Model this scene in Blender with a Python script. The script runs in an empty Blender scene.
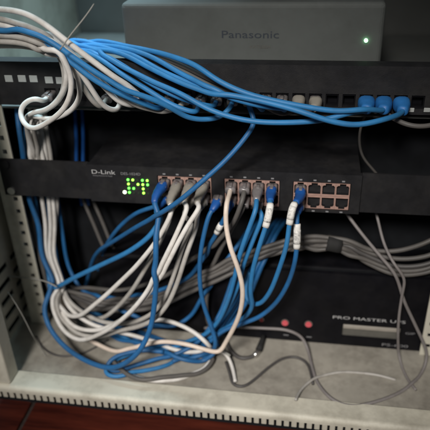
import bpy, bmesh, math, random
from mathutils import Vector, Matrix
random.seed(7)
S = bpy.context.scene
COL = S.collection
MM = 0.001

# ------------------------------------------------------------------ camera
CP = Vector((86.93, -535.06, 300.77))          # millimetres; rack front plane is Y=0, switch bottom Z=0
PITCH, YAW, ROLL, FPX = 0.52451, 0.17464, -0.03607, 590.0
cp, sp, cy, sy = math.cos(PITCH), math.sin(PITCH), math.cos(YAW), math.sin(YAW)
FWD = Vector((-sy*cp, cy*cp, -sp)); r0 = Vector((cy, sy, 0)); u0 = r0.cross(FWD)
RGT = math.cos(ROLL)*r0 + math.sin(ROLL)*u0
UPV = -math.sin(ROLL)*r0 + math.cos(ROLL)*u0
cam = bpy.data.cameras.new('camera'); camo = bpy.data.objects.new('camera', cam); COL.objects.link(camo)
camo.matrix_world = Matrix(((RGT.x, UPV.x, -FWD.x, CP.x*MM), (RGT.y, UPV.y, -FWD.y, CP.y*MM),
                            (RGT.z, UPV.z, -FWD.z, CP.z*MM), (0, 0, 0, 1)))
cam.sensor_width = 36.0; cam.lens = FPX/430*36; cam.clip_start = 0.01; cam.clip_end = 50
cam.dof.use_dof = True; cam.dof.focus_distance = 0.525; cam.dof.aperture_fstop = 5.4
S.camera = camo

# ------------------------------------------------------------------ world, lamps, exposure
w = bpy.data.worlds.new('World'); S.world = w; w.use_nodes = True
w.node_tree.nodes['Background'].inputs[0].default_value = (0.75, 0.88, 1.0, 1)
w.node_tree.nodes['Background'].inputs[1].default_value = 0.045
def area(name, loc, target, size, power, color):
    l = bpy.data.lights.new(name, 'AREA'); l.shape = 'DISK'; l.size = size; l.energy = power; l.color = color
    o = bpy.data.objects.new(name, l); COL.objects.link(o)
    o.location = loc; d = Vector(target) - Vector(loc)
    o.rotation_euler = d.to_track_quat('-Z', 'Y').to_euler(); return o
sl = bpy.data.lights.new('room_lamp', 'SPOT'); sl.energy = 135; sl.color = (1.0, 0.955, 0.90); sl.shadow_soft_size = 0.17; sl.spot_size = math.radians(27); sl.spot_blend = 1.0
so = bpy.data.objects.new('room_lamp', sl); COL.objects.link(so); so.location = (-0.15, -1.30, 1.05)
so.rotation_euler = (Vector((0.0, -0.06, -0.05))-so.location).to_track_quat('-Z', 'Y').to_euler()
wl = area('cool_fill_lamp', (-0.24, 0.16, 0.62), (-0.24, 0.13, 0.14), 0.16, 0.95, (0.60, 0.88, 1.0)); wl.data.spread = math.radians(58)  # added cool fill for the upper left; no such fixture is known
vs = S.view_settings; vs.view_transform = 'Standard'; vs.look = 'None'; vs.gamma = 1; vs.exposure = 0.0
S.render.resolution_x = S.render.resolution_y = 1024

# ------------------------------------------------------------------ materials
def mat(name, col, rough=0.5, metal=0.0, var=0.15, scale=60, bump=0.0, bscale=400, dirt=None, dirt_amt=0.0, dscale=14, emit=None, spec=0.5, trans=0.0):
    m = bpy.data.materials.new(name); m.use_nodes = True; n = m.node_tree.nodes; L = m.node_tree.links
    b = n['Principled BSDF']; b.inputs['Metallic'].default_value = metal
    b.inputs['Specular IOR Level'].default_value = spec
    if trans: b.inputs['Transmission Weight'].default_value = trans
    tc = n.new('ShaderNodeTexCoord')
    nz = n.new('ShaderNodeTexNoise'); nz.inputs['Scale'].default_value = scale; nz.inputs['Detail'].default_value = 6; nz.inputs['Roughness'].default_value = 0.65
    L.new(tc.outputs['Object'], nz.inputs['Vector'])
    cr = n.new('ShaderNodeValToRGB'); cr.color_ramp.elements[0].position = 0.3; cr.color_ramp.elements[1].position = 0.7
    cr.color_ramp.elements[0].color = (*[c*(1-var) for c in col], 1); cr.color_ramp.elements[1].color = (*[min(1, c*(1+var)) for c in col], 1)
    L.new(nz.outputs['Fac'], cr.inputs['Fac']); out = cr.outputs['Color']
    if dirt:
        n2 = n.new('ShaderNodeTexNoise'); n2.inputs['Scale'].default_value = dscale; n2.inputs['Detail'].default_value = 9; n2.inputs['Roughness'].default_value = 0.7
        L.new(tc.outputs['Object'], n2.inputs['Vector'])
        mr = n.new('ShaderNodeMapRange'); mr.inputs['From Min'].default_value = 0.45; mr.inputs['From Max'].default_value = 0.72; mr.inputs['To Max'].default_value = dirt_amt
        L.new(n2.outputs['Fac'], mr.inputs['Value'])
        mx = n.new('ShaderNodeMix'); mx.data_type = 'RGBA'; L.new(mr.outputs['Result'], mx.inputs['Factor'])
        L.new(out, mx.inputs['A']); mx.inputs['B'].default_value = (*dirt, 1); out = mx.outputs['Result']
    L.new(out, b.inputs['Base Color'])
    rr = n.new('ShaderNodeMapRange'); rr.inputs['To Min'].default_value = max(0, rough-0.1); rr.inputs['To Max'].default_value = min(1, rough+0.12)
    L.new(nz.outputs['Fac'], rr.inputs['Value']); L.new(rr.outputs['Result'], b.inputs['Roughness'])
    if bump:
        n3 = n.new('ShaderNodeTexNoise'); n3.inputs['Scale'].default_value = bscale; n3.inputs['Detail'].default_value = 4
        L.new(tc.outputs['Object'], n3.inputs['Vector'])
        bp = n.new('ShaderNodeBump'); bp.inputs['Strength'].default_value = bump; bp.inputs['Distance'].default_value = 0.0006
        L.new(n3.outputs['Fac'], bp.inputs['Height']); L.new(bp.outputs['Normal'], b.inputs['Normal'])
    if emit:
        b.inputs['Emission Color'].default_value = (*emit[0], 1); b.inputs['Emission Strength'].default_value = emit[1]
    return m
DUST = (0.22, 0.20, 0.17)
M = dict(
 cream=mat('cream_powder_coat', (0.66, 0.63, 0.53), 0.5, 0, 0.06, 25, 0.15, 900, (0.20, 0.175, 0.13), 0.6, 20),
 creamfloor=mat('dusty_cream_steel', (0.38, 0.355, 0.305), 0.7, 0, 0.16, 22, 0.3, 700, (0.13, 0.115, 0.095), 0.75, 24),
 black=mat('black_panel_paint', (0.013, 0.013, 0.015), 0.6, 0, 0.25, 80, 0.25, 1200, DUST, 0.07, 30, spec=0.35),
 blackgloss=mat('black_plastic', (0.006, 0.006, 0.008), 0.45, 0, 0.25, 50, 0.1, 900, DUST, 0.02, 40, spec=0.15),
 dark=mat('shade_and_dark_parts', (0.009, 0.010, 0.012), 0.85, 0, 0.3, 40, 0.2, 600, spec=0.2),  # near-black; on the inner and back panels it stands in for shade
 steel=mat('grey_steel', (0.11, 0.115, 0.11), 0.6, 0, 0.08, 20, 0.2, 700, (0.07, 0.07, 0.06), 0.4, 14),
 box=mat('grey_beige_case', (0.11, 0.12, 0.115), 0.75, 0, 0.06, 30, 0.3, 1500, (0.05, 0.05, 0.045), 0.35, 20),
 white=mat('white_jacket', (0.76, 0.735, 0.70), 0.55, 0, 0.10, 40, 0.12, 300, (0.35, 0.30, 0.24), 0.45, 60),
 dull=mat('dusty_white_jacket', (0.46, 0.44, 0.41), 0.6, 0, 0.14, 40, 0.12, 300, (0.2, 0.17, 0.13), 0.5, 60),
 pink=mat('warm_white_jacket', (0.78, 0.66, 0.56), 0.42, 0, 0.08, 40, 0.12, 300, (0.4, 0.3, 0.24), 0.3, 60),
 grey=mat('grey_jacket', (0.105, 0.098, 0.092), 0.55, 0, 0.15, 40, 0.12, 300, (0.14, 0.12, 0.10), 0.4, 60),
 lead=mat('pale_grey_lead', (0.23, 0.21, 0.205), 0.55, 0, 0.15, 40, 0.12, 300, (0.12, 0.10, 0.09), 0.4, 60),
 dgrey=mat('dark_grey_jacket', (0.075, 0.07, 0.068), 0.5, 0, 0.2, 40, 0.12, 300),
 blue=mat('blue_jacket', (0.028, 0.20, 0.46), 0.54, 0, 0.15, 40, 0.12, 300, (0.05, 0.12, 0.22), 0.35, 60),
 navy=mat('dark_blue_jacket', (0.016, 0.125, 0.32), 0.54, 0, 0.18, 40, 0.12, 300, (0.03, 0.07, 0.13), 0.4, 60),
 lightboot=mat('light_blue_boot', (0.02, 0.15, 0.42), 0.5, 0, 0.15, 60, 0.1, 400),
 blueboot=mat('blue_boot', (0.012, 0.09, 0.34), 0.45, 0, 0.15, 60, 0.1, 400),
 greyboot=mat('beige_grey_boot', (0.27, 0.25, 0.215), 0.5, 0, 0.12, 60, 0.1, 400),
 clear=mat('smoky_plug_plastic', (0.24, 0.22, 0.22), 0.25, 0, 0.15, 60, 0, 400, trans=0.25),
 tag=mat('white_tag', (0.78, 0.76, 0.72), 0.55, 0, 0.05, 80, 0, 400, (0.05, 0.05, 0.06), 0.85, 420),
 label2=mat('white_sleeve', (0.80, 0.78, 0.74), 0.5, 0, 0.04, 80),
 copper=mat('port_shield_metal', (0.66, 0.42, 0.35), 0.45, 0.45, 0.12, 120),
 portdark=mat('port_interior', (0.010, 0.010, 0.011), 0.6, 0, 0.1, 60),
 silver=mat('silver_metal', (0.75, 0.73, 0.70), 0.25, 0.9, 0.05, 60),
 label=mat('white_label', (0.42, 0.44, 0.43), 0.6, 0, 0.06, 90),
 print=mat('pale_print', (0.52, 0.52, 0.52), 0.6, 0, 0.04, 60),
 printgrey=mat('grey_print', (0.26, 0.26, 0.27), 0.6, 0, 0.04, 60),
 printdark=mat('dark_print', (0.035, 0.045, 0.06), 0.6, 0, 0.04, 60),
 slot=mat('slot_grey', (0.13, 0.125, 0.11), 0.5, 0, 0.2, 40),
 red=mat('red_button', (0.62, 0.10, 0.12), 0.45, 0, 0.06, 60, emit=((1.0, 0.16, 0.20), 0.06)),
 darkred=mat('dark_red_button', (0.22, 0.03, 0.035), 0.45),
 led=mat('green_led', (0.1, 0.6, 0.05), 0.4, 0, 0.03, 60, emit=((0.10, 1.0, 0.06), 4.6)),
 ledlime=mat('lime_led', (0.4, 0.7, 0.05), 0.4, 0, 0.03, 60, emit=((0.24, 1.0, 0.06), 4.6)),
 ledhot=mat('white_green_led', (0.8, 0.9, 0.6), 0.4, 0, 0.03, 60, emit=((0.75, 1.0, 0.55), 6.0)),
 ledoff=mat('unlit_led', (0.03, 0.05, 0.03), 0.4, 0, 0.03, 60),
 boxled=mat('bright_green_led', (0.6, 0.9, 0.6), 0.4, 0, 0.03, 60, emit=((0.35, 1.0, 0.45), 7.0)),
 grout=mat('dark_grout', (0.05, 0.035, 0.03), 0.85, 0, 0.3, 200, 0.4, 900),
 rubber=mat('black_rubber', (0.015, 0.015, 0.015), 0.8, 0, 0.2, 60),
 string=mat('thin_white_cord', (0.34, 0.33, 0.30), 0.6, 0, 0.1, 60),
)
# red-brown wood-grain tile
def tile_mat():
    m = mat('red_brown_tile', (0.22, 0.045, 0.022), 0.42, 0, 0.2, 30)
    n = m.node_tree.nodes; L = m.node_tree.links
    tc = n['Texture Coordinate']; mp = n.new('ShaderNodeMapping'); mp.inputs['Scale'].default_value = (9, 90, 9)
    L.new(tc.outputs['Object'], mp.inputs['Vector'])
    nz = [x for x in n if x.type == 'TEX_NOISE'][0]; L.new(mp.outputs['Vector'], nz.inputs['Vector']); nz.inputs['Scale'].default_value = 1.0
    cr = [x for x in n if x.type == 'VALTORGB'][0]
    cr.color_ramp.elements[0].color = (0.03, 0.006, 0.005, 1); cr.color_ramp.elements[1].color = (0.13, 0.024, 0.012, 1)
    return m
M['tile'] = tile_mat()

# ------------------------------------------------------------------ helpers (all lengths in mm)
def tag(o, label=None, cat=None, group=None, kind=None):
    if label: o['label'] = label
    if cat: o['category'] = cat
    if group: o['group'] = group
    if kind: o['kind'] = kind
    return o
def link_mesh(name, me, m, parent=None, loc=None):
    o = bpy.data.objects.new(name, me); COL.objects.link(o)
    if m and not me.materials: me.materials.append(m)
    if parent: o.parent = parent
    if loc is not None: o.location = Vector(loc)*MM
    return o
def bm_obj(name, bm, m, parent=None, loc=None, smooth=False):
    me = bpy.data.meshes.new(name)
    for v in bm.verts: v.co *= MM
    bmesh.ops.recalc_face_normals(bm, faces=bm.faces)
    if smooth:
        for f in bm.faces: f.smooth = True
    bm.to_mesh(me); bm.free()
    return link_mesh(name, me, m, parent, loc)
def thing(name, label, cat, loc=(0, 0, 0), group=None):
    o = bpy.data.objects.new(name, None); COL.objects.link(o); o.location = Vector(loc)*MM; o.empty_display_size = 0.01
    return tag(o, label, cat, group)
def box_bm(x0, x1, y0, y1, z0, z1, bev=0.0, seg=2, bm=None):
    own = bm is None
    b = bmesh.new()
    vs = [b.verts.new((x, y, z)) for x in (x0, x1) for y in (y0, y1) for z in (z0, z1)]
    for f in ((0,1,3,2),(4,6,7,5),(0,4,5,1),(2,3,7,6),(0,2,6,4),(1,5,7,3)): b.faces.new([vs[i] for i in f])
    if bev: bmesh.ops.bevel(b, geom=list(b.edges), offset=bev, segments=seg, affect='EDGES', profile=0.5)
    if own: return b
    me = bpy.data.meshes.new('t'); b.to_mesh(me); b.free(); bm.from_mesh(me); bpy.data.meshes.remove(me); return bm
def cyl_bm(c, axis, r, h, n=20, bm=None, r2=None):
    bm = bm or bmesh.new(); a = Vector(axis).normalized(); q = a.to_track_quat('Z', 'Y').to_matrix().to_4x4()
    bmesh.ops.create_cone(bm, cap_ends=True, segments=n, radius1=r, radius2=r if r2 is None else r2, depth=h, matrix=Matrix.Translation(c) @ q)
    return bm
def perforated(name, us, vs, openf, to3, th, m, parent, bev=0):
    """plate cut on the grid us x vs; cells where openf(i,j) are left out; to3 maps (u,v,w)->xyz; th = thickness along w"""
    bm = bmesh.new(); V = {}
    def gv(i, j, k):
        if (i, j, k) not in V: V[i, j, k] = bm.verts.new(to3(us[i], vs[j], k*th))
        return V[i, j, k]
    nu, nv = len(us)-1, len(vs)-1
    solid = lambda i, j: 0 <= i < nu and 0 <= j < nv and not openf(i, j)
    for i in range(nu):
        for j in range(nv):
            if not solid(i, j): continue
            for k in (0, 1): bm.faces.new([gv(i, j, k), gv(i+1, j, k), gv(i+1, j+1, k), gv(i, j+1, k)])
            for di, dj, a, b in ((-1, 0, (i, j), (i, j+1)), (1, 0, (i+1, j), (i+1, j+1)), (0, -1, (i, j), (i+1, j)), (0, 1, (i, j+1), (i+1, j+1))):
                if not solid(i+di, j+dj): bm.faces.new([gv(*a, 0), gv(*b, 0), gv(*b, 1), gv(*a, 1)])
    return bm_obj(name, bm, m, parent)
def text_obj(name, body, x, y, z, height, m, parent, width=None, align='LEFT', depth=0.15, shear=0):
    cu = bpy.data.curves.new(name, 'FONT'); cu.body = body; cu.size = 1; cu.extrude = 0; cu.resolution_u = 3; cu.shear = shear
    tmp = bpy.data.objects.new('tmp', cu); COL.objects.link(tmp); bpy.context.view_layer.update()
    me = bpy.data.meshes.new_from_object(tmp); bpy.data.objects.remove(tmp); bpy.data.curves.remove(cu)
    xs = [v.co.x for v in me.vertices]; ys = [v.co.y for v in me.vertices]; w0 = max(xs)-min(xs); h0 = max(ys)-min(ys)
    sy_ = height/h0; sx_ = (width/w0) if width else sy_
    for v in me.vertices:
        v.co = Vector(((v.co.x-min(xs))*sx_, 0, (v.co.y-min(ys))*sy_))*MM
    me.materials.clear()
    o = link_mesh(name, me, m, parent, (x, y, z)); return o

FLOOR = -186.0
def ray(px, py): return FWD + ((px-215)*RGT - (py-215)*UPV)/FPX
def onY(px, py, Y): d = ray(px, py); return CP + d*((Y-CP.y)/d.y)
def onZ(px, py, Z): d = ray(px, py); return CP + d*((Z-CP.z)/d.z)
def wp(p):
    """waypoint: (px,py,Y) a pixel seen at rack depth Y; (px,py,None,h) a pixel on the cabinet floor plus h; Vector as is"""
    if isinstance(p, Vector): return p.copy()
    return onZ(p[0], p[1], FLOOR+p[3]) if p[2] is None else onY(*p)
def catmull(P, step=2.5):
    P = [P[0]*2-P[1]] + P + [P[-1]*2-P[-2]]; out = []
    for i in range(1, len(P)-2):
        a, b, c, d = P[i-1:i+3]
        t0 = 0; t1 = max((b-a).length, .01)**.5; t2 = t1+max((c-b).length, .01)**.5; t3 = t2+max((d-c).length, .01)**.5
        n = max(2, int((c-b).length/step))
        for k in range(n):
            t = t1+(t2-t1)*k/n
            A1 = a*((t1-t)/(t1-t0))+b*((t-t0)/(t1-t0)); A2 = b*((t2-t)/(t2-t1))+c*((t-t1)/(t2-t1)); A3 = c*((t3-t)/(t3-t2))+d*((t-t2)/(t3-t2))
            B1 = A1*((t2-t)/(t2-t0))+A2*((t-t0)/(t2-t0)); B2 = A2*((t3-t)/(t3-t1))+A3*((t-t1)/(t3-t1))
            out.append(B1*((t2-t)/(t2-t1))+B2*((t-t1)/(t2-t1)))
    out.append(P[-2]); return out
def smooth_path(P, it=6):
    for _ in range(it):
        P = [P[0]] + [P[i]*0.5+(P[i-1]+P[i+1])*0.25 for i in range(1, len(P)-1)] + [P[-1]]
    return P
def loft(path, rad, n=10, sq=0.0):
    """tube along path; rad(i) -> (ra, rb); sq>0 squares the section"""
    bm = bmesh.new(); rings = []; T = []
    for i in range(len(path)):
        a = path[max(0, i-1)]; b = path[min(len(path)-1, i+1)]; T.append((b-a).normalized())
    nrm = T[0].cross(Vector((0, 0, 1)));
    if nrm.length < .1: nrm = T[0].cross(Vector((1, 0, 0)))
    nrm.normalize()
    for i, p in enumerate(path):
        nrm = (nrm - T[i]*nrm.dot(T[i])).normalized(); bn = T[i].cross(nrm); ra, rb = rad(i); R_ = []
        for k in range(n):
            t = 2*math.pi*(k+.5)/n; c, s = math.cos(t), math.sin(t)
            e = 1-sq*0.62; c = math.copysign(abs(c)**e, c); s = math.copysign(abs(s)**e, s)
            R_.append(bm.verts.new(p+nrm*(ra*c)+bn*(rb*s)))
        rings.append(R_)
    for i in range(len(rings)-1):
        for k in range(n): bm.faces.new([rings[i][k], rings[i][(k+1) % n], rings[i+1][(k+1) % n], rings[i+1][k]])
    bm.faces.new(rings[0][::-1]); bm.faces.new(rings[-1]); return bm
def sub_path(path, s0, s1):
    out = []; s = 0
    for i in range(len(path)):
        if i: s += (path[i]-path[i-1]).length
        if s0 <= s <= s1: out.append(path[i])
    return out

# ------------------------------------------------------------------ tiled room floor
TZ = -242.0
fl = tag(link_mesh('floor', bpy.data.meshes.new('floor'), None), kind='structure')
bm = bmesh.new(); vs_ = [bm.verts.new(Vector(p)*MM) for p in ((-2500, -2200, TZ-4), (2500, -2200, TZ-4), (2500, 1500, TZ-4), (-2500, 1500, TZ-4))]
bm.faces.new(vs_); bm.to_mesh(fl.data); bm.free(); fl.data.materials.append(M['grout'])
tme = None
for ix in range(-3, 4):
    for iy in range(-4, 3):
        loc = (-222+165+ix*333, -40+iy*333, TZ)
        if tme is None:
            o = bm_obj('tile', box_bm(-164, 164, -164, 164, -6, 0, 1.2), M['tile'], fl, loc); tme = o.data
        else: o = link_mesh('tile', tme, None, fl, loc)
        o.rotation_euler = (random.uniform(-.001, .001), 0, 0)

# ------------------------------------------------------------------ rack cabinet
cab = thing('rack_cabinet', 'cream steel rack cabinet open at the front, holding the network gear', 'cabinet', (0, 0, 0))
WX, YF, YB = 262.0, -110.0, 330.0
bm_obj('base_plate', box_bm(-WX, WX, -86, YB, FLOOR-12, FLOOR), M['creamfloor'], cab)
# front sill: flat top, rounded nose, short front face
prof = [(-84, FLOOR-8), (-84, FLOOR+2.5), (-85.5, FLOOR+4)]
for k in range(7):
    a = math.pi/2*k/6; prof.append((-106-5*math.sin(a), FLOOR-1+5*math.cos(a)))
prof += [(-111, FLOOR-4), (-108, FLOOR-4), (-108, FLOOR-6)]
bm = bmesh.new(); L_ = [bm.verts.new((-WX-6, y, z)) for y, z in prof]; R_ = [bm.verts.new((WX+6, y, z)) for y, z in prof]
for i in range(len(prof)): j = (i+1) % len(prof); bm.faces.new([L_[i], R_[i], R_[j], L_[j]])
bm.faces.new(L_); bm.faces.new(R_[::-1])
sill = bm_obj('front_sill', bm, M['cream'], cab)
tm = None
for i in range(68):
    x = -WX-2+7.8*i
    if tm is None: o = bm_obj('tooth', box_bm(-2.7, 2.7, -1.6, 1.6, -7.5, 1.5, .5, 1), M['cream'], sill, (x, -109.2, FLOOR-5)); tm = o.data
    else: o = link_mesh('tooth', tm, None, sill, (x, -109.2, FLOOR-5))
bm_obj('sill_back_strip', box_bm(-WX-4, WX+4, -104, -100, FLOOR-24, FLOOR-8.4), M['dark'], cab)
for sx in (-1, 1):
    xs = sorted((sx*(WX+6), sx*225.5))
    bm_obj('side_frame', box_bm(xs[0], xs[1], -107, -86, FLOOR+4.2, 330, 2.0), M['cream'], cab)
# side walls with rows of vent slots, elongated front to back
def sidewall(sx):
    us = [-86]; 
    for k in range(3): us += [-72+k*40, -72+k*40+31]
    us += [60, 100, YB]
    vs = [FLOOR]
    z = FLOOR+7
    for k in range(5): vs += [z, z+8]; z += 20
    vs += [330]
    op = lambda i, j: (i in (1, 3, 5)) and (j % 2 == 1) and j < 10
    perforated('side_wall', us, vs, op, lambda u, v, w_: (sx*(WX+w_), u, v), 1.5, M['cream'], cab)
    bm_obj('outer_skin', box_bm(*sorted((sx*(WX+14), sx*(WX+16))), -86, YB, FLOOR-12, 330), M['dark'], cab)
    bm_obj('inner_shade_panel', box_bm(*sorted((sx*(WX-3), sx*(WX-1))), 34, YB-2, FLOOR+.5, 96), M['dark'], cab)  # added black sheet standing in for shade on the wall below the shelf
sidewall(-1); sidewall(1)
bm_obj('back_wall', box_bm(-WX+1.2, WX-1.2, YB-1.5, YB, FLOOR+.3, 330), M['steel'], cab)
bm_obj('back_shade_panel', box_bm(-WX+3.5, WX-3.5, 74, 76, FLOOR+.5, 96), M['dark'], cab)  # added black sheet; its colour supplies the shade deep in the cabinet

# mounting rails with round-ish holes on the rack-unit pitch
def rail(sx):
    hz = []; z = -171.45-1.0*0
    base = -4*44.45
    for u in range(0, 11):
        for dz in (6.35, 22.225, 38.1): hz.append(base+u*44.45+dz)
    us = [sx*225, sx*(232.5-2.6), sx*(232.5+2.6), sx*247]
    vs = [FLOOR+.5]
    for h in hz: vs += [h-2.7, h+2.7]
    vs += [328]
    r_ = perforated('mounting_rail', us, vs, lambda i, j: i == 1 and j % 2 == 1 and j < len(vs)-2, lambda u, v, w_: (u, w_, v), 1.8, M['cream'], cab)
    bm_obj('rail_flange', box_bm(*sorted((sx*247.2, sx*249)), 0, 32, FLOOR+.5, 328), M['cream'], r_)
    bm_obj('rail_foot', box_bm(*sorted((sx*249.2, sx*(WX-.2))), 10, 24, FLOOR+.6, FLOOR+5, .6), M['cream'], r_)
rail(-1); rail(1)
for x in (-225, 225):
    for y in (-60, 280): bm_obj('foot', cyl_bm((x, y, (FLOOR-12+TZ)/2), (0, 0, 1), 18, FLOOR-12-TZ, 20), M['rubber'], cab)
shelf = bm_obj('shelf', box_bm(-WX+3.2, WX-3.2, 6, YB-7, 98, 100), M['steel'], cab)

# ------------------------------------------------------------------ switch
SY = -8.0
sw = thing('network_switch', 'black rack-mount network switch with green status lights and two rows of ports', 'network switch', (0, 0, 0))
COLS = [81.2, 95.0, 108.8, 122.6]; COLS = [c-138.6 for c in COLS]+[c-69.3 for c in COLS]+COLS
ZT, ZB = 26.4, 11.6
def port_xyz(c, row): return Vector((COLS[c], SY, ZT if row == 0 else ZB))
# front bezel cut around the three port blocks
us = [-140]; 
for g in range(3): us += [COLS[g*4]-7.6, COLS[g*4+3]+7.6]
us += [140]; vs = [0.6, ZB-8.0, ZT+8.0, 43.8]
bz = perforated('front_bezel', us, vs, lambda i, j: j == 1 and i in (1, 3, 5), lambda u, v, w_: (u, SY+w_, v), 6.0, M['black'], sw)
bm_obj('case', box_bm(-139, 139, -1.9, 175, 1.2, 43.4, .6), M['black'], sw)
for sx in (-1, 1):
    e0 = [sx*140.3, sx*229, sx*236, sx*241.3]; ev = [.5, 4, 8.5, 36, 40.5, 43.9]
    ear = perforated('mounting_ear', e0, ev, lambda i, j: i == 1 and j in (1, 3), lambda u, v, w_: (u, -3.2+w_, v), 2.2, M['black'], sw)
    for z in (6.3, 38.2):
        b_ = cyl_bm((sx*232.5, -4.4, z), (0, 1, 0), 4.3, 2.4, 16); bm_obj('screw', b_, M['black' if z > 20 else 'silver'], ear)
# port: shield frame with a keyed opening and a hollow behind it
def port_mesh():
    bm = bmesh.new(); W, H = 6.85, 7.3
    outer = [(-W, -H), (W, -H), (W, H), (-W, H)]
    inner = [(-6.1, -5.4), (6.1, -5.4), (6.1, 3.0), (4.8, 4.4), (3.1, 4.4), (3.1, 6.5), (-3.1, 6.5), (-3.1, 4.4), (-4.8, 4.4), (-6.1, 3.0)]
    o = [bm.verts.new((x, 0, z)) for x, z in outer]; i0 = [bm.verts.new((x, 0, z)) for x, z in inner]; i1 = [bm.verts.new((x, 11, z)) for x, z in inner]
    bm.faces.new([o[0], o[1], i0[1], i0[0]]); bm.faces.new([o[1], o[2], i0[3], i0[2], i0[1]]) ; bm.faces.new([o[2], i0[5], i0[4], i0[3]])
    bm.faces.new([o[2], o[3], i0[6], i0[5]]); bm.faces.new([o[3], i0[8], i0[7], i0[6]]); bm.faces.new([o[3], o[0], i0[0], i0[9], i0[8]])
    n = len(inner)
    for k in range(n):
        f = bm.faces.new([i0[k], i0[(k+1) % n], i1[(k+1) % n], i1[k]]); f.material_index = 1
    f = bm.faces.new(i1); f.material_index = 1
    return bm
pm = None
for c in range(12):
    for row in (0, 1):
        p = port_xyz(c, row); p.y = SY+1.2
        if pm is None:
            o = bm_obj('port', port_mesh(), M['copper'], sw, p); pm = o.data; pm.materials.append(M['portdark'])
        else: o = link_mesh('port', pm, None, sw, p)
        if row == 1: o.rotation_euler = (0, math.pi, 0)
# small port numbers tabs above / below
lm = None
for c in range(12):
    for z, nm in ((ZT+10.2, 0), (ZB-9.6, 1)):
        if lm is None: o = bm_obj('port_mark', box_bm(-1.4, 1.4, -.15, .15, -.7, .7), M['printgrey'], sw, (COLS[c], SY-.1, z)); lm = o.data
        else: o = link_mesh('port_mark', lm, None, sw, (COLS[c], SY-.1, z))
# status lights
lit = {(0, 1): 'led', (0, 2): 'ledlime', (0, 4): 'led', (0, 5): 'ledlime', (1, 1): 'ledlime', (1, 3): 'ledlime', (1, 4): 'ledlime', (1, 5): 'led',
       (2, 1): 'led', (2, 2): 'led', (2, 4): 'ledlime', (3, 0): 'ledhot', (3, 1): 'led', (3, 4): 'ledlime'}
for r in range(4):
    for c in range(0, 6):
        if c == 0 and r != 3: continue
        k = lit.get((r, c), 'ledoff'); x = -101.6+c*5.15; z = 28.3-r*4.95
        bm_obj('status_light', cyl_bm((0, 0, 0), (0, 1, 0), 1.8 if k == 'ledhot' else 1.25, 1.0, 12), M[k], sw, (x, SY-.2, z))
text_obj('logo_lettering', 'D-Link', -134.8, SY-.15, 33.6, 4.6, M['print'], sw, 25.5)
text_obj('motto_lettering', 'Building Networks for People', -134.0, SY-.15, 30.4, 1.9, M['printgrey'], sw, 21)
text_obj('model_lettering', 'DES-1024D', -103.5, SY-.15, 33.6, 3.0, M['printgrey'], sw, 21)

# ------------------------------------------------------------------ patch panel
PZ0, PZ1 = 104.9, 149.0
pp = thing('patch_panel', 'black patch panel above the switch with white squares along its left end', 'patch panel', (0, 0, 0))
PX = [136.5+15.2*(i-20) for i in range(24)]
us = [-241.3]
for x in PX: us += [x-5.9, x+5.9]
us += [241.3]; vs = [PZ0, PZ0+5.5, PZ0+18, PZ1]
perforated('face_plate', us, vs, lambda i, j: j == 1 and i % 2 == 1, lambda u, v, w_: (u, -3+w_, v), 2.4, M['black'], pp)
bm_obj('top_flange', box_bm(-225, 225, -.4, 14, PZ1-2, PZ1-.2), M['black'], pp)
bm_obj('rear_block', box_bm(-205, 205, 10, 22, PZ0+2, PZ1-8), M['dark'], pp)
jm = None
for x in PX:
    if jm is None:
        b = bmesh.new()
        box_bm(-5.8, 5.8, 0, 9, -6.1, -4.4, bm=b); box_bm(-5.8, 5.8, 0, 9, 4.4, 6.1, bm=b); box_bm(-5.8, -4.9, 0, 9, -4.35, 4.35, bm=b); box_bm(4.9, 5.8, 0, 9, -4.35, 4.35, bm=b); box_bm(-4.85, 4.85, 7, 9, -4.35, 4.35, bm=b)
        o = bm_obj('jack', b, M['blackgloss'], pp, (x, -1.5, PZ0+11.75)); jm = o.data
    else: o = link_mesh('jack', jm, None, pp, (x, -1.5, PZ0+11.75))
wm = None
for px, py in ((8.8, 78.6), (22, 78.6), (33.5, 78.8), (49, 80), (60, 80.5)):
    p = onY(px, py, -3.4)
    if wm is None: o = bm_obj('label_square', box_bm(-4.1, 4.1, -.5, .4, -3.4, 3.4, .3, 1), M['label'], pp, p); wm = o.data
    else: o = link_mesh('label_square', wm, None, pp, p)
for px in (411, 427, 441):
    p = onY(px, 110, -3.4); bm_obj('label_square', box_bm(-2.8, 2.8, -.5, .4, -2.0, 2.0, .3, 1), M['label'], pp, p)

# ------------------------------------------------------------------ telephone exchange box on the shelf
bx = thing('telephone_exchange_box', 'large grey-beige telephone exchange box with a green light, behind the patch panel', 'electronic box', (0, 0, 0))
bm_obj('case', box_bm(-107, 153, 60, 290, 100.3, 191.5, 5.0, 4), M['box'], bx)
text_obj('logo_lettering', 'Panasonic', -4.5, 59.7, 157.6, 7.2, M['printdark'], bx, 57)
text_obj('model_lettering', 'KX-TES824', 24, 59.7, 147.6, 3.0, M['slot'], bx, 20)
p = onY(366, 40.5, 59); bm_obj('status_light', cyl_bm((0, 0, 0), (0, 1, 0), 1.7, 2.0, 14), M['boxled'], bx, p)

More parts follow.
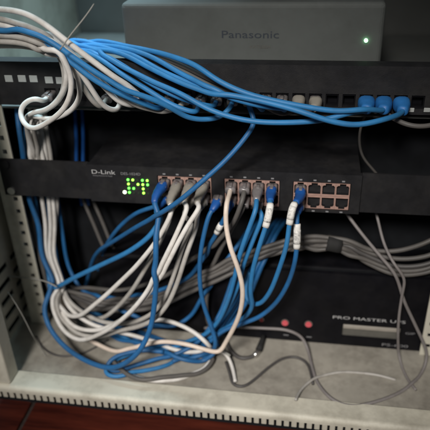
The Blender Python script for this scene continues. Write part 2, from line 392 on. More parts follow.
# ------------------------------------------------------------------ UPS
UY = 6.0
ups = thing('power_supply_box', 'black battery backup unit with white lettering and red buttons on the cabinet floor', 'power supply', (0, 0, 0))
us = [-150, onY(343, 324, UY).x, onY(400, 334, UY).x, 240]
zs0 = onY(343, 337, UY).z; zs1 = onY(343, 324, UY).z
perforated('front_panel', us, [FLOOR+.4, zs0, zs1, -84], lambda i, j: i == 1 and j == 1, lambda u, v, w_: (u, UY+w_, v), 5, M['blackgloss'], ups)
bm_obj('case', box_bm(-148, 238, UY+14, 70, FLOOR+.4, -86, 2), M['blackgloss'], ups)
bm_obj('case_collar', box_bm(-147, 237, UY+5.2, UY+13.8, FLOOR+1.4, -87.5), M['dark'], ups)
bm_obj('slot_strip', box_bm(us[1]+.5, us[2]-.5, UY-1.2, UY+4.8, zs1-5.4, zs1-.4, .4, 1), mat('slot_strip_grey', (0.34, 0.31, 0.27), 0.45), ups)
bm_obj('slot_back', box_bm(us[1]+.3, us[2]-.3, UY+3.6, UY+4.9, zs0+.3, zs1-5.8), M['slot'], ups)
for px, py, r in ((285, 323, 3.6), (308.5, 324.5, 3.6), (261.5, 320, 2.2)):
    p = onY(px, py, UY-1.4); b_ = cyl_bm((0, 0, 0), (0, 1, 0), r, 3.2, 20); bmesh.ops.bevel(b_, geom=[e for e in b_.edges if all(v.co.y < 0 for v in e.verts)], offset=.8, segments=2, affect='EDGES')
    bt = bm_obj('button', b_, M['red' if r > 3 else 'darkred'], ups, p); bm_obj('button_ring', cyl_bm((0, 1.0, 0), (0, 1, 0), r+1.0, .9, 20), M['slot'], bt)
for px, py in ((286, 335), (309, 337)):
    p = onY(px, py, UY-.2); bm_obj('button_mark', box_bm(-3, 3, -.15, .15, -.5, .5), M['printgrey'], ups, p)
def ups_text(nm, s, pxl, pyl, pxr, pyr, h, m):
    a = onY(pxl, pyl, UY-.2); b = onY(pxr, pyr, UY-.2)
    text_obj(nm, s, a.x, UY-.2, (a.z+b.z)/2-h/2, h, m, ups, b.x-a.x)
ups_text('name_lettering', 'PRO MASTER UPS', 333, 316.5, 405.5, 323, 4.0, M['print'])
ups_text('model_lettering', 'PS-600', 382, 344.5, 408, 346.5, 3.8, M['printgrey'])
ups_text('side_lettering', 'GIP', 405.5, 333.3, 415, 334, 3.0, M['printgrey'])

# ------------------------------------------------------------------ cables
R0 = 2.4
CABLES = []
def cable(label, m, pts, r=R0, port=None, boot=None, bootm=None, tags=(), group='network cables', name='network_cable', end_port=None, end_boot=None, cat='cable', plug=True, wig=0.5, lean=0.0):
    """record a cable's path; all paths are pushed apart where they touch and built at the end"""
    P = []
    if port is not None:
        P += [port+Vector((0, 4, 0)), port+Vector((0, -6, 0)), port+Vector((lean*8+random.uniform(-1, 1), -16, -1.5)), port+Vector((lean*20, -28, -7))][:3 if not lean else 4]
    P += [wp(p) for p in pts]
    if end_port is not None:
        P += [end_port+Vector((0, -20, -1)), end_port+Vector((0, -8, 0)), end_port+Vector((0, 4, 0))]
    path = smooth_path(catmull(P), 5)
    ph = random.random()*9; n_ = len(path)
    if wig:
        path = [p+Vector((math.sin(i*.11+ph)+.5*math.sin(i*.031+ph*5), math.sin(i*.083+ph*2), math.sin(i*.097+ph*3)+.5*math.sin(i*.041+ph)))*wig*min(1, i/12, (n_-1-i)/12) for i, p in enumerate(path)]
    CABLES.append(dict(label=label, m=m, path=path, r=r, port=port is not None, boot=boot, bootm=bootm, tags=tags, group=group, name=name, eport=end_port is not None, eboot=end_boot, cat=cat, plug=plug))
def relax(rounds=14, cap=8.0):
    import numpy as np
    X = np.array([p[:] for c in CABLES for p in c['path']]); X0 = X.copy(); n = len(X)
    cid = np.concatenate([[k]*len(c['path']) for k, c in enumerate(CABLES)]); rad = np.concatenate([[c['r']]*len(c['path']) for c in CABLES])
    pin = np.ones(n); o = 0
    for c in CABLES:
        L = len(c['path'])
        for i in range(L):
            if c['port'] and i < 12: pin[o+i] = 0.0 if i < 8 else (i-8)/4
            if c['eport'] and L-1-i < 12: pin[o+i] = 0.0 if L-1-i < 8 else (L-1-i-8)/4
        o += L
    for it in range(rounds):
        cells = {}
        for i, k in enumerate(map(tuple, np.floor(X/7.0).astype(int))): cells.setdefault(k, []).append(i)
        D = np.zeros((n, 3))
        offs = [(a, b, c) for a in (-1, 0, 1) for b in (-1, 0, 1) for c in (-1, 0, 1)]
        A, B = [], []
        for k, mem in cells.items():
            nb = [q for d in offs for q in cells.get((k[0]+d[0], k[1]+d[1], k[2]+d[2]), ())]
            for i_ in mem:
                ci = cid[i_]
                for q in nb:
                    if q > i_ and cid[q] != ci: A.append(i_); B.append(q)
        if not A: break
        A = np.array(A); B = np.array(B); v = X[A]-X[B]; d = np.linalg.norm(v, axis=1)+1e-6; need = (rad[A]+rad[B])*1.02-d
        ok = need > 0; A, B, v, d, need = A[ok], B[ok], v[ok], d[ok], need[ok]
        push = v/d[:, None]*(need*.35)[:, None]; cnt = np.ones(n)
        np.add.at(D, A, push); np.add.at(D, B, -push); np.add.at(cnt, A, 1); np.add.at(cnt, B, 1)
        D /= np.sqrt(cnt)[:, None]
        for _ in range(4):                                  # spread each push along the cable so it bends, not kinks
            E = D.copy(); same = cid[1:] == cid[:-1]
            E[1:][same] += D[:-1][same]*.5; E[:-1][same] += D[1:][same]*.5; D = E/1.7
        X = X+D*pin[:, None]
        tot = X-X0; l = np.linalg.norm(tot, axis=1); f = np.minimum(1, cap/np.maximum(l, 1e-6)); X = X0+tot*f[:, None]
        low = (X[:, 2] < FLOOR+rad) & (X[:, 2] > FLOOR-10); X[low, 2] = (FLOOR+rad)[low]
    o = 0
    for c in CABLES:
        L = len(c['path']); c['path'] = smooth_path([Vector(p) for p in X[o:o+L]], 3); o += L
def build_cable(c):
    path, r, m = c['path'], c['r'], c['m']
    def mk(nm, p_, rad, m_, par, org, n=12, sq=0):
        return bm_obj(nm, loft([v-org for v in p_], rad, n, sq), m_, par, None, smooth=True)
    if not (c['boot'] or c['eboot'] or c['tags'] or c['port'] or c['eport']):
        o = bm_obj(c['name'], loft([v-path[0] for v in path], lambda i: (r, r), 12), m, None, path[0], smooth=True); return tag(o, c['label'], c['cat'], c['group'])
    root = thing(c['name'], c['label'], c['cat'], path[0], c['group']); org = path[0]
    mk('jacket', path, lambda i: (r, r), m, root, org)
    def end(pth, b):
        if c['plug']:
            pl = mk('plug', sub_path(pth, 0, 17), lambda i: (5.3, 3.7), M['clear'], root, org, 12, .8)
            q_ = sub_path(pth, 5, 16); mk('latch', [p+Vector((0, 0, 4.6)) for p in q_], lambda i: (1.8, .5), M['clear'], pl, org, 8, .6)
        if b:
            L0, L1, a0, a1 = b; q_ = sub_path(pth, L0, L1); n_ = len(q_)
            def rad(i):
                t = i/max(1, n_-1); k = (1-(t**1.6)*.46)*(.80+min(t, .15)*1.33)
                if t > .45 and i % 2: k *= .93               # ribs of the strain relief
                return (a0*k, a1*k)
            mk('boot', q_, rad, c['bootm'], root, org, 16, .45)
    if c['port']: end(path, c['boot'])
    if c['eport']: end(path[::-1], c['eboot'])
    for s0, s1 in c['tags']:
        t_ = mk('tag', sub_path(path, s0, s1), lambda i: (r*1.45, r*1.3), M['label2'], root, org, 12, .3)
        mk('printed_band', sub_path(path, s0+5, s1-5), lambda i: (r*1.45+.12, r*1.3+.12), M['tag'], t_, org, 12, .3)
V = Vector
BOOT = (6, 37, 5.6, 5.2)

JP = lambda x: V((x, -3, PZ0+11.75))
def behind(x0, dy=0):
    return [(x0, 286, 4+dy), (x0-10, 266, 20+dy), (x0-24, 240, 32+dy), (x0-40, 212, 40+dy), (x0-50, 185, 44+dy), (x0-56, 150, 46+dy)]
# --- left column of ports: white and blue runs that swing down, loop at the left and climb beside the rail
def climb(x0, x1, dy=0, top=None):
    return [(x0, 285, -6+dy), (x0-6+(x1-x0)*.25, 255, 8+dy), ((x0+x1)/2-3, 225, 16+dy), (x1, 198, 20+dy), (x1-4, 175, 22+dy)]+(top or [(x1-7, 150, 22+dy), (x1-11, 122, 24+dy), (x1-12, 100, 40+dy), (x1-10, 85, 60+dy)])
B1 = cable('blue cable from the leftmost switch port hanging straight down into the big left loop', M['navy'],
      [(158, 213, -44), (156, 240, -58), (155, 275, -66), (154, 305, -70), (149, 333, -76), (136, 355, -84), (113, 367.5, -86), (88, 362, -76), (64, 346, -58), (49, 325, -40), (45, 306, -28), (50, 293, -18)]+climb(54, 29, -6),
      r=2.8, port=port_xyz(0, 0), lean=-0.25, boot=BOOT, bootm=M['blueboot'])
cable('blue cable sweeping from under the leftmost plug across to the left rail', M['blue'],
      [(162, 215, -30), (152, 233, -36), (132, 249, -34), (102, 264, -28), (74, 278, -20), (58, 287, -14), (50, 290, -2), (47, 270, 10), (40, 240, 18), (34, 200, 24), (30, 175, 26), (27, 140, 30), (26, 110, 50)],
      r=2.7, port=port_xyz(0, 1), lean=-0.25, boot=(9, 26, 5.4, 4.8), bootm=M['blueboot'])
cable('white cable from the second switch column dropping to the knot at the left rail', M['white'],
      [(172, 209, -44), (160, 236, -52), (140, 262, -54), (118, 283, -50), (96, 303, -44), (78, 316, -36), (66, 314, -28), (57, 303, -18), (53, 292, -10)]+climb(56, 42),
      port=port_xyz(1, 0), lean=-0.2, boot=BOOT, bootm=M['greyboot'])
cable('white cable forming the lowest pale arc of the left loop', M['white'],
      [(187, 206, -45), (179, 228, -54), (170, 248, -60), (160, 268, -64), (146, 293, -66), (124, 318, -66), (100, 334, -62), (78, 339, -54), (62, 328, -42), (53, 308, -28), (53, 294, -16)]+climb(59, 48, -2),
      port=port_xyz(2, 0), lean=-0.2, boot=BOOT, bootm=M['greyboot'])
cable('white cable from the fourth switch plug crossing down to the left loop', M['white'],
      [(200, 206, -45), (190, 222, -53), (180, 240, -59), (169, 262, -62), (154, 286, -62), (138, 306, -60), (118, 322, -54), (94, 330, -46), (74, 326, -38), (60, 311, -24), (57, 295, -10)]+climb(62, 53, 2),
      port=port_xyz(3, 0), lean=-0.2, boot=BOOT, bootm=M['greyboot'])
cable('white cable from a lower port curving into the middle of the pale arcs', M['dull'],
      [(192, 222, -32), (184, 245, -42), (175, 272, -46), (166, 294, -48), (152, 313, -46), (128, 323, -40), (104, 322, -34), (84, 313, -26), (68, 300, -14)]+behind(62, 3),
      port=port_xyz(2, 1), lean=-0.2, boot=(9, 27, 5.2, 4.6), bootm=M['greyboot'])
cable('white cable hanging at the right of the pale group and turning left low down', M['dull'],
      [(196, 226, -30), (186, 256, -50), (177, 284, -56), (168, 303, -58), (155, 318, -58), (140, 326, -56), (120, 331, -50), (96, 337, -46), (76, 332, -40), (63, 318, -30), (56, 300, -20)]+climb(61, 56, 4),
      port=port_xyz(3, 1), lean=-0.2, boot=(9, 27, 5.2, 4.6), bootm=M['greyboot'])
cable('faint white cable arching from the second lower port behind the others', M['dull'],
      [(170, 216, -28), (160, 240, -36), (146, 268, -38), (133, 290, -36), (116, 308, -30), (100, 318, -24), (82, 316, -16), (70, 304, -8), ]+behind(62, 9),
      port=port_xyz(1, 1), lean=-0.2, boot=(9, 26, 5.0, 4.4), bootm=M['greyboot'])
# extra pale strands of the left column seen only there
for k, (xa, xb, xc, yy) in enumerate(((31, 37, 48, 12), (38, 47, 58, 26))):
    cable(['dull cable nearest the left rail running down to the knot', 'dull pale cable at the back of the left column'][k], M['grey'],
          [(xa-6, 108, yy+30), (xa-3, 140, yy+14), (xa, 175, yy+14), (xa+1, 200, yy+10), (xb, 240, yy+4), (xc, 284, yy-8), (xc+6, 305, yy-6), (xc+22, 322, yy-2), (xc+52, 334, yy), (xc+86, 336, yy), (xc+120, 330, yy)])

# --- long diagonal blue cable from the patch panel down across the switch face
cable('blue cable running diagonally from the patch panel across the switch front', M['navy'],
      [(255, 122, -26), (248, 134, -30), (228, 157, -42), (203, 180, -52), (178, 202, -54), (156, 217, -48), (134, 229, -32), (112, 242, -12), (100, 250, 8), (92, 262, 30), (86, 285, 60)], port=JP(PX[13]))
cable('dim blue cable arching out of the dark below the status lights', M['navy'],
      [(160, 205, -16), (150, 208, -14), (137, 213, -8), (122, 225, 2), (110, 240, 12), (104, 252, 24), (98, 270, 50)], r=2.3)

# --- second column group
cable('dark blue cable hanging from a lower port between the white groups', M['navy'],
      [(210, 212, -28), (204, 232, -34), (200, 258, -38), (201, 290, -40), (206, 312, -42), (213, 332, -46), (215, 346, -50), (206, 353, None, 12), (190, 356, None, 6), (168, 354, None, 4), (148, 345, None, 5), (134, 336, None, 9), (130, 331, None, 14), (142, 325, None, 20), (160, 326, None, 14), (180, 322, None, 6), (205, 318, None, 6)],
      port=port_xyz(4, 1)+V((-14, 0, 0)), boot=(9, 26, 5.2, 4.6), bootm=M['blueboot'])
cable('bright warm white cable hanging in a slow bend at the middle', M['pink'],
      [(227, 203, -40), (226, 222, -48), (230, 246, -56), (238, 270, -60), (242, 290, -62), (240, 312, -62), (233, 330, -60), (225, 344, -58), (220, 352, -60), (204, 349, -62), (185, 344, -60), (160, 342, -56), (135, 348, -56), (118, 352, -54), (100, 345, -42), (82, 334, -28), (68, 316, -10)]+behind(58),
      port=port_xyz(4, 0), boot=None, r=2.45)
cable('grey cable from the sixth switch column bending left behind the white one', M['grey'],
      [(241, 205, -30), (234, 222, -28), (218, 240, -22), (203, 252, -14), (186, 262, -10), (172, 272, -8), (150, 283, -4), (120, 290, -2), (90, 288, 6)]+behind(62, 12),
      port=port_xyz(5, 0), boot=None)
cable('brownish grey cable from a lower port slanting down behind the blue ones', M['grey'],
      [(240, 214, -20), (228, 236, -14), (216, 260, -8), (208, 285, -6), (206, 310, -4), (210, 330, -2), (222, 345, 0)],
      port=port_xyz(5, 1), boot=None)
cable('blue cable with a white tag tucked behind the warm white cable', M['navy'],
      [(228, 212, -26), (219, 228, -24), (211, 244, -18), (200, 262, -12), (186, 280, -10), (160, 292, -10), (130, 300, -8), (100, 298, 0)]+behind(64, 16), port=port_xyz(4, 1), boot=(9, 24, 5.0, 4.4), bootm=M['blueboot'], tags=((38, 54),))
cable('blue cable from the smoky plug running down left of its twin', M['blue'],
      [(256, 208, -42), (248, 232, -48), (240, 256, -50), (234, 280, -48), (226, 304, -46), (217, 322, -44), (205, 334, -40), (185, 342, -34), (160, 350, None, 5), (140, 345, None, 6), (120, 336, None, 8), (96, 322, -6), (78, 306, 10), (62, 280, 26), (54, 240, 30), (44, 180, 34)],
      port=port_xyz(6, 0), boot=(8, 30, 5.8, 5.2), bootm=M['clear'])
cable('blue cable from the lower smoky plug, right of its twin', M['blue'],
      [(262, 214, -32), (254, 238, -36), (245, 262, -38), (239, 284, -38), (228, 308, -36), (214, 328, -32), (200, 338, -26), (176, 345, None, 8), (150, 339, None, 7), (126, 330, None, 8), (104, 318, -4), (82, 304, 14), ]+behind(62, 14),
      port=port_xyz(6, 1), boot=(8, 26, 5.2, 4.6), bootm=M['clear'])
cable('blue cable with a white tag dropping to the tip of the right loop', M['blue'],
      [(271, 206, -46), (267, 225, -52), (259, 248, -56), (252, 272, -56), (250, 292, -52), (252, 306, -44), (244, 318, -36), (226, 328, -30), (205, 340, -28), (190, 350, None, 8), (165, 366, None, 4), (140, 372, None, 4), (115, 377, None, 4), (105, 373, None, 5), (108, 363, None, 9), (124, 356, None, 13), (146, 347, None, 17), (172, 343, None, 18), (198, 344, None, 14), (212, 350, None, 6)],
      port=port_xyz(7, 0), boot=BOOT, bootm=M['blueboot'], tags=((38, 64),))
cable('blue cable with a white tag making the outer side of the right loop', M['blue'],
      [(293, 206, -46), (290, 222, -50), (287, 245, -54), (278, 272, -54), (268, 294, -48), (258, 304, -40), (248, 302, -32), (246, 288, -24), (250, 272, -16)],
      port=port_xyz(8, 0), boot=BOOT, bootm=M['blueboot'], tags=((37, 62),))
cable('rightmost blue cable with a white tag, curving down toward the left', M['navy'],
      [(297, 216, -36), (297, 236, -42), (295, 258, -44), (287, 284, -42), (273, 306, -38), (256, 319, -36), (238, 325, -36), (222, 332, -38), (205, 346, -40), (192, 352, None, 7), (172, 362, None, 5)],
      port=port_xyz(8, 1), boot=(9, 28, 5.2, 4.6), bootm=M['blueboot'], tags=((38, 66),))

# --- cables of the floor tangle
cable('pale cable arched over the tangle at the middle of the floor', M['white'],
      [(126, 329, None, 16), (140, 322, -30), (160, 319, -30), (178, 324, -34), (196, 334, -42), (208, 345, -50), (212, 354, None, 6), (206, 368, None, 3), (180, 378, None, 3), (150, 380, None, 3), (130, 374, None, 3), (116, 362, None, 6)])
cable('dark pale cable in front of the tangle near the sill', M['grey'],
      [(212, 356, None, 9), (209, 366, None, 6), (192, 375, None, 3), (166, 377, None, 9), (140, 380, None, 8), (122, 371, None, 10), (112, 360, None, 12)])
for k, (dy, dx) in enumerate(((0, 0), (6, 9), (13, 4))):
    cable(['deep blue cable lying in the tangle below the white arcs', 'deep blue cable lying behind the floor tangle', 'deep blue cable lowest in the tangle by the sill'][k], M['navy'],
          [(30+dx*.5, 180, 38), (40+dx, 235, 36), (56+dx*.6, 285, 32), (82+dx, 306+dy*.6, 22), (112+dx, 325+dy, None, 5), (134+dx, 330+dy, None, 4+k*5), (156+dx, 338+dy, None, 4+k*5), (182+dx, 347+dy, None, 5+k*4), (200+dx, 353+dy*.6, None, 5), (214, 352, None, 9+k*4), (216, 340, -24+k*5), (224+dx, 322, -17+k*3), (238+dx, 300, -13+k*3), (247+dx, 280, -9+k*2), (256+dx, 258, -2+k*2), (266+dx, 236, 12+k*4), (273+dx, 225, 44), (278+dx, 219, 70)], r=2.5)

cable('white cable threading low through the tangle to the left loop', M['white'],
      [(222, 350, None, 12), (208, 350, None, 14), (186, 352, None, 12), (160, 344, None, 16), (136, 336, -40), (112, 330, -38), (88, 322, -34), (70, 308, -22)]+behind(60, 6))
cable('blue cable crossing the tangle from the middle to the left sill', M['navy'],
      [(262, 218, 70), (256, 225, 44), (246, 242, 12), (236, 268, 2), (228, 292, -8), (219, 316, -20), (206, 334, -34), (186, 350, None, 16), (160, 358, None, 12), (134, 366, None, 8), (112, 372, None, 6), (106, 366, None, 12), (118, 356, None, 18), (140, 350, None, 20), (164, 352, None, 16)])
cable('dark blue cable curling behind the white arcs', M['navy'],
      [(256, 218, 70), (250, 226, 44), (238, 246, 12), (226, 262, 0), (212, 282, -6), (200, 300, -8), (190, 316, -8), (172, 326, -14), (150, 322, -18), (128, 312, -14), (104, 300, -4), (84, 292, 10), (70, 270, 24), (62, 230, 30), (54, 180, 34)])
# --- grey trunk across the back, held by a black strap
for k, (l0, l1, r1, r2, r3) in enumerate(((284, 240, 249, 250, 240), (287, 242, 253, 259, 254), (290, 244, 257, 266, 262), (293, 246, 260, 271, 267), (289, 243, 262, 273, 271))):
    cable(['uppermost', 'second', 'third', 'fourth', 'lowest'][k]+' cable of the grey trunk fanning out right of the black strap', M['grey'] if k != 2 else M['dgrey'],
          behind(58, 8+k*3)[::-1]+[(74, 294+k, 2), (96, 302+k, -6-k), (126, l0+16, -9-k), (156, l0+12, -9-k), (190, l0-3, -8-k), (214, l0-14, -8-k), (255, l0-31-k, -4+k), (300, 240+k*1.8, 4+k), (322, l1-1+k*.6, 8), (345, l1+1+k*.7, 8), (368, r1, 6+k), (398, r2, 4), (432, r3, 2+k), (455, r3-16, 10), (475, r3-45, 30)], r=2.5, group='grey trunk cables')
st = [onY(327, 241.5, 8), onY(331, 242.2, 8), onY(336, 243.2, 8), onY(341, 244.2, 8)]
o = bm_obj('cable_strap', loft([p-st[0]-V((0, 0, 1)) for p in st], lambda i: (9.2, 8.6), 16, .2), M['rubber'], None, st[0], smooth=True)
tag(o, 'black strap wrapped around the grey cable trunk', 'cable strap')

# --- thin grey leads at the right
cable('thin grey lead falling from behind the switch to the right rail foot', M['lead'],
      [(338, 196, 26), (346, 212, 18), (362, 234, 2), (382, 258, -8), (395, 274, -14), (404, 300, -16), (414, 322, -16), (423, 342, -16), (427, 354, -18), (424, 368, None, 6), (416, 380, None, 2.4), (402, 391, None, 2.4), (378, 401, None, 2.4), (352, 406, None, 2.4), (336, 402, None, 2.4), (322, 390, None, 2.4), (313, 372, None, 3), (308, 350, None, 8), (302, 337, -8), (288, 330, -8), (262, 328, -6), (240, 327, -8), (220, 325, -10), (205, 328, 0)], r=1.75, group='thin grey leads', wig=.2)
cable('thin grey lead hanging at the right and touching down before the lettering', M['lead'],
      [(372, 198, 24), (377, 216, 16), (384, 244, -4), (394, 264, -24), (404, 278, -26), (402, 296, -22), (399, 318, -20), (398, 340, -18), (399, 356, None, 10), (403, 370, None, 3), (409, 381, None, 1.7), (416, 390, None, 1.5)], r=1.5, group='thin grey leads', wig=.2)
cable('pale lead with a bare tip resting against the front sill', M['dull'],
      [(295.5, 400, None, 10), (300, 391, None, 6), (308, 383, None, 4), (322, 376, None, 2.2), (342, 372, None, 2), (362, 373, None, 2), (378, 375, None, 2), (396, 380, None, 1.6)], r=1.45, group='thin grey leads', wig=.1)
cable('dark grey lead curving across the floor in front of the red buttons', M['dgrey'],
      [(313, 384, None, 1.8), (311, 372, None, 1.8), (306, 362, None, 1.8), (296, 357, None, 1.8), (284, 358, None, 1.8), (268, 368, None, 1.8), (254, 380, None, 1.8), (243, 387, None, 1.8), (234, 385, None, 1.8), (230, 374, None, 1.8), (226, 362, None, 3)], r=1.6, group='thin grey leads', wig=.1)
cable('short pale lead hanging forward from the tangle onto the floor', M['white'],
      [(218, 350, None, 16), (224, 351, None, 14), (229, 358, None, 10), (233, 369, None, 5), (235, 382, None, 2.2)], r=2.0, group='thin grey leads', wig=.1)
cable('white tie tail sticking out of the tangle', M['string'], [(208, 347, None, 18), (218, 349, None, 18), (226, 353, None, 16), (230, 356, None, 13)], r=1.6, group='cable ties', name='cable_tie', cat='cable tie', wig=0)
# dc lead with metal tip
dc = thing('power_lead', 'black power lead with a silver barrel plug lying on the cabinet floor', 'cable', onZ(259, 353, FLOOR+4), 'thin grey leads')
org = onZ(259, 353, FLOOR+4)
pth = smooth_path(catmull([wp(p) for p in [(226, 341, None, 4), (231, 351, None, 3), (240, 358, None, 3), (250, 357.5, None, 3.2), (256, 354.5, None, 3.8)]]), 3)
bm_obj('jacket', loft([p-org for p in pth], lambda i: (2.2, 2.2), 12), M['dgrey'], dc, smooth=True)
a = wp((254, 356, None, 4)); b = wp((258, 352.5, None, 4.2)); c = wp((261, 349.5, None, 4.4)); d = wp((263.5, 336, None, 9))
bm_obj('plug_body', loft([b+(d-b)*t-org for t in (0.15, .4, .7, 1)], lambda i: (4.0-.5*i, 4.0-.5*i), 14), M['rubber'], dc, smooth=True)
bm_obj('plug_tip', loft([a-org, b+(d-b)*.1-org], lambda i: (3.0, 3.0), 14), M['silver'], dc, smooth=True)

# --- thin wires at the left and faint ones in the dark
cable('thin white string tied from the left rail to the cable column', M['string'], [(6, 276, -4), (20, 277, -4), (36, 279, -12), (50, 283, -22), (57, 287, -24)], r=.8, group='thin strings', name='string', cat='string', wig=.1)
cable('thin white string hanging diagonally by the side vents', M['string'], [(8, 292, -62), (16, 304, -62), (24, 318, -60), (32, 334, -58), (40, 347, None, 1), (46, 356, None, 1)], r=.5, group='thin strings', name='string', cat='string', wig=.1)
cable('thin dark wire curled on the floor near the left corner', M['dgrey'], [(36, 336, None, 1.2), (44, 349, None, 1.2), (58, 356, None, 1.2), (78, 355, None, 1.2), (96, 347, None, 1.2), (108, 340, None, 1.2)], r=1.1, group='thin strings', name='wire', cat='wire', wig=.1)
for k, (a_, b_) in enumerate(((84, 0), (93, 4))):
    cable(['left of two faint cables hanging in the dark behind the switch', 'right of two faint cables hanging in the dark behind the switch'][k], M['grey'],
          [(a_-6, 175, 44), (a_, 200, 40), (a_+9, 222, 36), (a_+20, 248, 32), (a_+34, 270, 32), (a_+50, 288, 40)], r=2.2)
for k, x_ in enumerate((76, 83)):
    cable(['left of two faint dark cables hanging between patch panel and switch', 'right of two faint dark cables hanging between patch panel and switch'][k], M['blueboot'],
          [(x_-2, 96, 62), (x_-1, 118, 64), (x_, 140, 64), (x_+1, 175, 62), (x_+6, 205, 60)], r=2.2)

# --- upper left: white cables arriving over the frame and fanning out
top = lambda k: [(-40, 8+k*5, -12-(k % 2)*16), (-12, 13+k*4.2, -34-(k % 2)*14), (16, 19+k*3.4, -50-(k % 2)*11), (38, 30+k*2.2, -58-(k % 2)*7)]
JP = lambda x: V((x, -3, PZ0+11.75))
cable('white cable bending down inside the big loop at the upper left', M['white'],
      top(4)+[(58, 50, -60), (66, 68, -58), (65, 86, -54), (57, 102, -46), (46, 110, -40), (34, 113, -28), (27, 121, -10), (29, 138, 10), (35, 162, 22), (40, 185, 26)], r=2.45)
cable('white cable curling into the big outer loop at the upper left', M['white'],
      top(6)+[(60, 52, -66), (69, 70, -66), (71, 90, -66), (64, 108, -64), (49, 121, -60), (33, 128, -52), (23, 121, -40), (20, 110, -32), (26, 101, -29), (38, 98, -28)], end_port=JP(PX[0]), r=2.45)
cable('white cable looping behind the outer loop at the upper left', M['white'],
      top(8)+[(62, 54, -54), (76, 74, -52), (80, 92, -48), (75, 106, -44), (64, 115, -38), (48, 119, -30), (34, 116, -20), (27, 122, -4), (29, 140, 14), (36, 165, 22)], r=2.45)
cable('white cable dropping to the patch panel left of the white bunch', M['white'],
      top(3)+[(60, 49, -60), (76, 67, -58), (90, 88, -52), (100, 103, -46), (110, 110, -38), (118, 110, -30)], end_port=JP(PX[5]), r=2.45)
cable('white cable running just under the blue pair to the patch panel', M['white'],
      top(2)+[(62, 47, -56), (84, 65, -54), (104, 86, -48), (120, 101, -42), (133, 106, -34)], end_port=JP(PX[6]), r=2.45)
cable('topmost white cable slanting over the blue pair', M['white'],
      [(-30, 10, -34), (0, 9, -56), (28, 15, -70), (48, 27, -74), (66, 41, -76), (92, 60, -72), (118, 79, -66), (136, 92, -56), (146, 101, -40)], end_port=JP(PX[7]), r=2.45)
cable('upper of the blue pair between the white cables at the upper left', M['blue'],
      [(-30, 32, -40), (0, 29, -56), (28, 31, -66), (52, 42, -70), (74, 58, -70), (100, 76, -68), (128, 91, -64), (152, 99, -58), (172, 108, -50), (186, 116, -42), (202, 119, -36), (222, 116, -28)], end_port=JP(PX[12]))
cable('lower of the blue pair between the white cables at the upper left', M['blue'],
      [(-30, 37, -34), (0, 34, -50), (28, 36, -60), (50, 46, -63), (72, 63, -63), (98, 82, -60), (124, 95, -55), (146, 104, -47), (160, 109, -38)], end_port=JP(PX[8]))
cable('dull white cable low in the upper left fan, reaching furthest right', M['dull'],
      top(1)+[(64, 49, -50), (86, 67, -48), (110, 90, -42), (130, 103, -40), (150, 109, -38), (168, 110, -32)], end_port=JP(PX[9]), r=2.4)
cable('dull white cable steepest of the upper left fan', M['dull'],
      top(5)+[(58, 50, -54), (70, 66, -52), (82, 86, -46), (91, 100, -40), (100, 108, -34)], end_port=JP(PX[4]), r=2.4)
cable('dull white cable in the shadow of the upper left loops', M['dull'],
      top(7)+[(58, 54, -46), (64, 74, -44), (62, 92, -38), (53, 105, -30), (41, 115, -20), (34, 126, -2), (37, 146, 14), (43, 172, 24)], r=2.4)
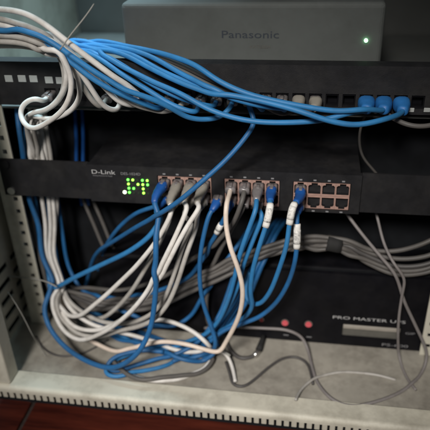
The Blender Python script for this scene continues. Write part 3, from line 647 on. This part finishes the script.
# --- blue bundle coming over the panel and sweeping right
BB = [
 ('topmost blue cable of the upper sweep, ending at the middle blue plug', [(70, 42, 70), (112, 46, 30), (150, 51, 2), (175, 57, -18), (196, 65, -34), (222, 82, -44), (252, 95, -48), (300, 106, -50), (340, 111, -48), (366, 109, -42)], 21, 1),
 ('blue cable dipping lowest under the right plugs of the upper sweep', [(66, 43, 66), (100, 48, 26), (126, 55, 0), (154, 70, -22), (200, 89, -44), (250, 99, -56), (296, 111, -62), (328, 121, -62), (356, 125, -58), (384, 119, -50)], 22, 1),
 ('blue cable forming the bottom edge of the upper sweep', [(60, 44, 62), (92, 50, 18), (110, 58, -6), (126, 68, -18), (150, 81, -30), (180, 94, -44), (214, 111, -54), (250, 120, -56), (288, 122, -54), (322, 120, -48), (350, 113, -42)], 20, 1),
 ('blue cable in the middle of the upper sweep ending under the pale plugs', [(68, 44, 66), (108, 50, 20), (134, 56, -2), (164, 72, -22), (205, 90, -40), (236, 99, -42), (262, 106, -38)], 14, 0),
 ('blue cable over the crossing of the upper sweep', [(76, 42, 62), (120, 49, 20), (148, 56, -4), (178, 72, -24), (212, 89, -46), (250, 103, -50), (285, 109, -44)], 15, 0),
 ('blue cable hidden low in the upper sweep', [(56, 46, 56), (86, 52, 12), (102, 60, -8), (124, 76, -22), (150, 92, -32), (172, 105, -38), (196, 112, -36)], 10, 0),
 ('blue cable at the left of the upper sweep', [(62, 46, 58), (96, 52, 10), (114, 61, -8), (136, 74, -20), (160, 88, -30), (188, 100, -34), (210, 106, -32)], 11, 0),
]
for lab, pts, j, isb in BB:
    cable(lab, M['blue'], pts, end_port=JP(PX[j]), end_boot=(3, 26, 7.9, 7.6) if isb else None, bootm=M['lightboot'], group='upper blue cables')
for j, nm in ((16, 'left'), (17, 'right')):
    k = (j-16)*6
    cable('dull pale cable behind the blue sweep from the '+nm+' of the two grey plugs', M['grey'], [(288+k*2, 111, -30), (262+k*2, 106, -32), (232+k, 94, -28), (205+k, 82, -20), (180+k, 69, -10), (150+k, 56, 2), (112+k, 49, 26), (70+k, 44, 66)],
          port=JP(PX[j]), boot=(5, 24, 6.4, 6.4), bootm=M['greyboot'], group='patch panel plugs')
cable('grey cable drooping out of frame at the right of the blue plugs', M['grey'], [(384, 112, -6), (394, 119, -22), (408, 125.5, -30), (424, 127, -30), (445, 122, -24), (465, 112, -10)], r=2.2)
cable('thin pale wire between patch panel and switch at the right', M['grey'], [(370, 104, 24), (362, 124, 24), (360, 142, 30), (364, 158, 34), (372, 168, 34), (380, 178, 40)], r=1.3, group='thin strings', name='wire', cat='wire')

cable('thin pale tie tail rising from the white cables at the upper left', M['string'], [(60, 50, -84), (66, 41, -84), (76, 28, -80), (86, 16, -74), (94, 4, -66)], r=.55, group='cable ties', name='cable_tie', cat='cable tie', wig=.1)
relax()
for c_ in CABLES: build_cable(c_)
